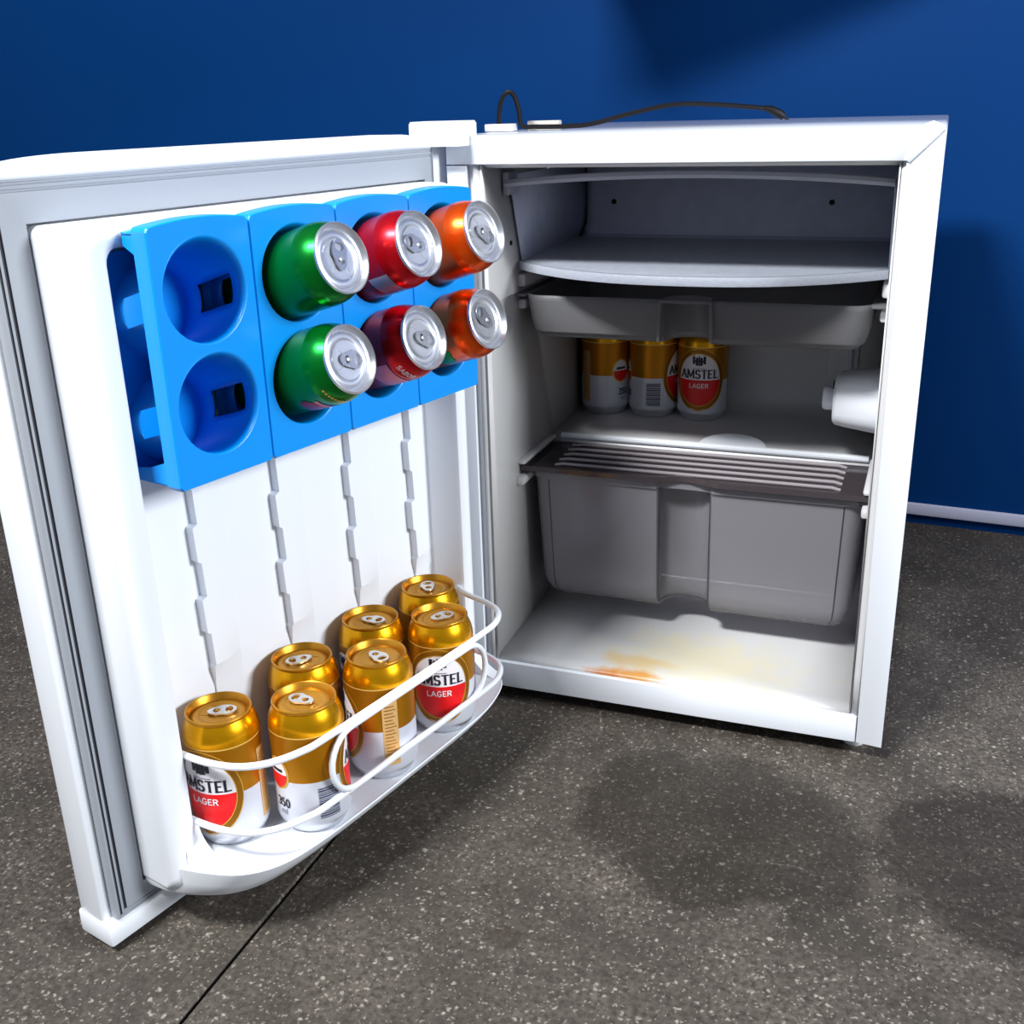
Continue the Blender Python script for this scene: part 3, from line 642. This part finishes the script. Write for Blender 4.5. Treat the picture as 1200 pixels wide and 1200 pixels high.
# soda cans lying in the racks
def prof_r(z):
    for (r0, z0), (r1, z1) in zip(PROF[:-1], PROF[1:]):
        if z0 <= z <= z1 and z1 > z0: return r0 + (r1 - r0) * (z - z0) / (z1 - z0)
    return 0.0272
def shoulder(phi, z0): return lambda u, v: ((prof_r(z0 + v) + 0.0004) * cos(phi + u / 0.033), (prof_r(z0 + v) + 0.0004) * sin(phi + u / 0.033), z0 + v)
def make_soda(kind):
    m_ = {'green': green, 'red': red, 'orange': orange}[kind]
    root = empty('soda_can', I4, 'x', 'soda can', 'soda cans in the blue racks')
    can_shell(root, PROF, [m_, alu], lambda i, j: 1 if i < 4 else 0)
    lid = can_lid(root, alu); can_tab(lid, tab_m, 0.0)
    if kind == 'green':
        b = BM(); oval_fill(b, wrapf(-0.10, 0.079, 0.0004), 0.017, 0.0095, -0.0095, 0.0095, 0, 6, 12); patch(b, wrapf(-0.10, 0.0895, 0.0004), -0.013, 0.014, -0.0016, 0.0030, 1, 12)
        obj('label_print', b.b, [red, pinkish], root, WM[root], smooth=False)
        b = BM()
        for i in range(9): patch(b, shoulder(-0.28, 0.1065), -0.016 + i * 0.0036, -0.0138 + i * 0.0036, 0, 0.0018, 0, 2)
        obj('small_print', b.b, cream, root, WM[root], smooth=False)
    if kind == 'red':
        obj('lettering', text_bm('SABOR', shoulder(-0.30, 0.1040), 0.0225, 0.0044, 0, 0.20).b, emb_w, root, WM[root], smooth=False)
        b = BM(); patch(b, wrapf(-0.25, 0.086, 0.0004), -0.018, 0.018, -0.012, 0.0105, 0, 12)
        obj('label_print', b.b, pinkish, root, WM[root], smooth=False)
        b = BM(); patch(b, wrapf(pi - 0.35, 0.092, 0.0004), -0.010, 0.011, -0.013, 0.0085, 0, 8)
        obj('label_patch', b.b, grey_patch, root, WM[root], smooth=False)
    if kind == 'orange':
        b = BM(); oval_fill(b, wrapf(pi, 0.075, 0.0004), 0.018, 0.012, -0.012, 0.012, 0, 6, 12); obj('label_print', b.b, green, root, WM[root], smooth=False)
    return root
AX = (N * cos(TILT) + Vector((0, 0, 1)) * sin(TILT)).normalized()
ref = (U * 0.35 - Vector((0, 0, 1)) * 0.94); ref = (ref - AX * ref.dot(AX)).normalized()
SM = Matrix((ref, AX.cross(ref), AX)).transposed().to_4x4()
soda = {k: make_soda(k) for k in ('green', 'red', 'orange')}
used = set()
for kind, k, row, spin, lab in (
    ('green', 1, 0, 100, 'green soda can in the upper row of the blue racks, nearest the viewer'), ('green', 1, 1, 8, 'green soda can in the lower row of the blue racks, nearest the viewer'),
    ('red', 2, 0, 180, 'red soda can in the upper row, middle of the three'), ('red', 2, 1, 0, 'red soda can in the lower row with white lettering round its shoulder'),
    ('orange', 3, 0, -10, 'orange soda can in the upper row, nearest the hinge'), ('orange', 3, 1, 150, 'orange soda can in the lower row, nearest the hinge')):
    s = 0.3725 - 0.095 * k; lid_z = (0.5525, 0.4730)[row]; ln_ = 0.1255
    p = dpt(s, ln_, lid_z) - AX * 0.1219
    M = SM.copy() if True else None; M.translation = p; M = M @ Matrix.Rotation(radians(spin), 4, 'Z')
    if kind not in used:
        used.add(kind); r = soda[kind]; r.matrix_basis = M; WM[r] = M; r['label'] = lab
    else: dup_tree(soda[kind], M, lab)

# ------------------------------------------------------------------ drawer, its cover and the drip tray
def plan(x0, x1, yf, yb, r, ins, rec, depth):
    """closed plan outline, front side (yf) carrying a rounded recess between rec[0] and rec[1]"""
    pts = []
    xa, xb, ya, yb_ = x0 + ins, x1 - ins, yf + ins, yb - ins
    rr_ = max(r - ins * 0.5, 0.004)
    def arc(cx, cy, a0): return [(cx + rr_ * cos(radians(a0 + 90 * i / 6)), cy + rr_ * sin(radians(a0 + 90 * i / 6))) for i in range(7)]
    pts += arc(xa + rr_, ya + rr_, 180)
    r0, r1 = rec; c = (r0 + r1) / 2; hw = (r1 - r0) / 2
    pts += [(r0 - 0.012, ya), (r0 - 0.002, ya)]
    for i in range(13):
        t = pi * i / 12; pts.append((c - hw * cos(t) * (1.0), ya + 0.003 + depth * abs(sin(t)) ** 0.8))
    pts += [(r1 + 0.002, ya), (r1 + 0.012, ya)]
    pts += arc(xb - rr_, ya + rr_, 270) + arc(xb - rr_, yb_ - rr_, 0) + arc(xa + rr_, yb_ - rr_, 90)
    return pts
def tub(name, x0, x1, yf, yb, r, rec, depth, levels, m_, me_, label, cat):
    root = empty(name, Matrix.Translation(((x0 + x1) / 2, (yf + yb) / 2, levels[-1][0])), label, cat)
    rings = [[(x, y, z) for x, y in plan(x0, x1, yf, yb, r, ins, rec, depth)] for z, ins in levels]
    b = BM(); b.loft(rings, True, False, True)
    o = obj('tub', b.b, m_, root, angle=30); solid(o, 0.0016, 0)
    # darker bead lines where the clear plastic is seen edge on
    def bead(pts, rad): obj('edge_bead', BM().tube(pts, rad, 6).b, me_, root)
    return root, rings, bead
lv = [(0.2430, 0.0), (0.2330, 0.0008), (0.104, 0.0075), (0.092, 0.0095), (0.082, 0.015), (0.0752, 0.023), (0.0722, 0.033)]
DW_, rg, bead = tub('crisper_drawer', 0.0480, 0.4380, 0.1000, 0.2060, 0.022, (0.2055, 0.2670), 0.026, lv, drawer_m, edge_m, 'large smoke grey clear plastic drawer with a rounded finger recess, under the ribbed cover', 'drawer')
iL, iR = 9, 21   # recess ends in the outline
for i in (iL, iR): bead([rg[j][i] for j in range(len(rg) - 2)] , 0.0017)
bead([rg[4][i] for i in range(iL, iR + 1)], 0.0012)
bead([rg[1][i] for i in range(iL, iR + 1)], 0.0012)
bead([rg[j][6] for j in range(1, 6)], 0.0012); bead([rg[j][24] for j in range(1, 6)], 0.0012)
bead([rg[5][i] for i in range(3, iL + 1)], 0.0010); bead([rg[5][i] for i in range(iR, 28)], 0.0010)
b = BM(); p0 = plan(0.0480, 0.4380, 0.1000, 0.2060, 0.022, -0.0035, (0.2055, 0.2670), 0.004); p1 = plan(0.0480, 0.4380, 0.1000, 0.2060, 0.022, 0.002, (0.2055, 0.2670), 0.004)
b.loft([[(x, y, 0.2350) for x, y in p0], [(x, y, 0.2440) for x, y in p0], [(x, y, 0.2440) for x, y in p1], [(x, y, 0.2350) for x, y in p1], [(x, y, 0.2350) for x, y in p0]], True)
obj('rim', b.b, drawer_m, DW_)
# ribbed cover plate
CVR = empty('drawer_cover', Matrix.Translation((0.24, 0.15, 0.244)), 'flat smoke grey ribbed cover plate lying over the clear drawer', 'drawer cover')
def fedge(x): t = (x - 0.236) / 0.045; return 0.0885 + (0.012 * (0.5 + 0.5 * cos(pi * t)) if abs(t) < 1 else 0)
xs = [0.0395 + 0.401 * i / 40 for i in range(41)]
ol = [(0.0395, 0.200)] + [(x, fedge(x)) for x in xs] + [(0.4405, 0.200), (0.434, 0.208), (0.046, 0.208)]
b = BM(); b.prism(ol, lambda u, v, w_: (u, v, w_), 0.2452, 0.2480); obj('plate', b.b, lid_m, CVR)
b = BM(); b.loft([[(x, fedge(x) + 0.004, 0.2480), (x, fedge(x), 0.2480), (x, fedge(x) - 0.0005, 0.2455), (x, fedge(x), 0.2515), (x, fedge(x) + 0.004, 0.2510)] for x in xs], True, True, True); obj('front_lip', b.b, lid_m, CVR)
for x0, x1 in ((0.0395, 0.0435), (0.4365, 0.4405)): obj('side_lip', BM().box(x0, x1, 0.090, 0.206, 0.2478, 0.2512, 0.0008).b, lid_m, CVR)
for i in range(5):
    y = 0.112 + i * 0.0205
    obj('cover_rib', BM().tube([(0.075 - i * 0.001, y, 0.2480), (0.085, y, 0.2502), (0.400, y, 0.2502), (0.409, y, 0.2480)], 0.0020, 8).b, rib_m, CVR)
# drip tray under the freezer
lt_ = [(0.4570, 0.0), (0.4500, 0.0008), (0.4275, 0.0035), (0.4155, 0.007), (0.4095, 0.014), (0.4065, 0.024)]
TR, rg, bead = tub('drip_tray', 0.0480, 0.4280, 0.0850, 0.330, 0.022, (0.2080, 0.2620), 0.030, lt_, tray_m, tray_m, 'shallow frosted grey drip tray hanging under the freezer compartment', 'tray')
bead([rg[4][i] for i in range(0, iL + 1)], 0.0012); bead([rg[4][i] for i in range(iR, 29)], 0.0012)
b = BM(); b.loft([[(x, 0.0845, z) for x, z in ((0.2030, 0.4100), (0.2045, 0.4575))], [(x, 0.0825, z) for x, z in ((0.2045, 0.4120), (0.206, 0.4565))]], False)
for sx in (-1, 1):
    obj('grip_side', BM().prism([(0.235 + sx * 0.0275, 0.4110), (0.235 + sx * 0.0310, 0.4110), (0.235 + sx * 0.0290, 0.4570), (0.235 + sx * 0.0255, 0.4570)], lambda u, v, w_: (u, w_, v), 0.0815, 0.090, bev=0.0008).b, tray_m, TR)
obj('grip_top', BM().box(0.207, 0.263, 0.0815, 0.090, 0.4535, 0.4570, 0.001).b, tray_m, TR)
for x0, x1 in ((0.0365, 0.0500), (0.4260, 0.4420)): obj('side_rim', BM().box(x0, x1, 0.088, 0.325, 0.4540, 0.4570, 0.0008).b, tray_m, TR)

# ------------------------------------------------------------------ power cord on top of the cabinet
PC = empty('power_cord', Matrix.Translation((0.02, 0.13, H)), 'black power cord with a small plug lying along the top of the refrigerator', 'power cord')
pts = smoothp([(0.012, 0.118, H + 0.004), (0.0125, 0.120, H + 0.022), (0.0165, 0.121, H + 0.036), (0.0235, 0.122, H + 0.0415), (0.0300, 0.123, H + 0.036), (0.0340, 0.124, H + 0.022), (0.036, 0.128, H + 0.006), (0.050, 0.133, H + 0.0045), (0.085, 0.140, H + 0.0042), (0.112, 0.150, H + 0.0062), (0.150, 0.165, H + 0.0155), (0.195, 0.18, H + 0.0235), (0.235, 0.20, H + 0.0225), (0.275, 0.22, H + 0.0185), (0.292, 0.23, H + 0.0160)], 8)
obj('cord', BM().tube(pts, 0.0027, 8).b, black_rub, PC)
b = BM(); b.tube([(0.286, 0.226, H + 0.0175), (0.294, 0.2305, H + 0.0155), (0.302, 0.235, H + 0.0110), (0.3065, 0.238, H + 0.0080)], [0.0026, 0.0044, 0.0052, 0.0046], 10); PL = obj('plug', b.b, black_rub, PC)
for d in (-0.0022, 0.0022): obj('pin', BM().tube([(0.306 + d * 0.3, 0.238 + d, H + 0.0085), (0.3115 + d * 0.3, 0.241 + d, H + 0.0045)], 0.0011, 6).b, dark, PL)
obj('connector_block', BM().box(-0.003, 0.030, 0.112, 0.130, H + 0.0005, H + 0.0085, 0.001).b, mat('connector_white', (196, 194, 198), 0.45), PC)
obj('cord_tag', BM().box(0.034, 0.072, 0.150, 0.160, H + 0.0005, H + 0.0105, 0.001).b, tag_m, PC)
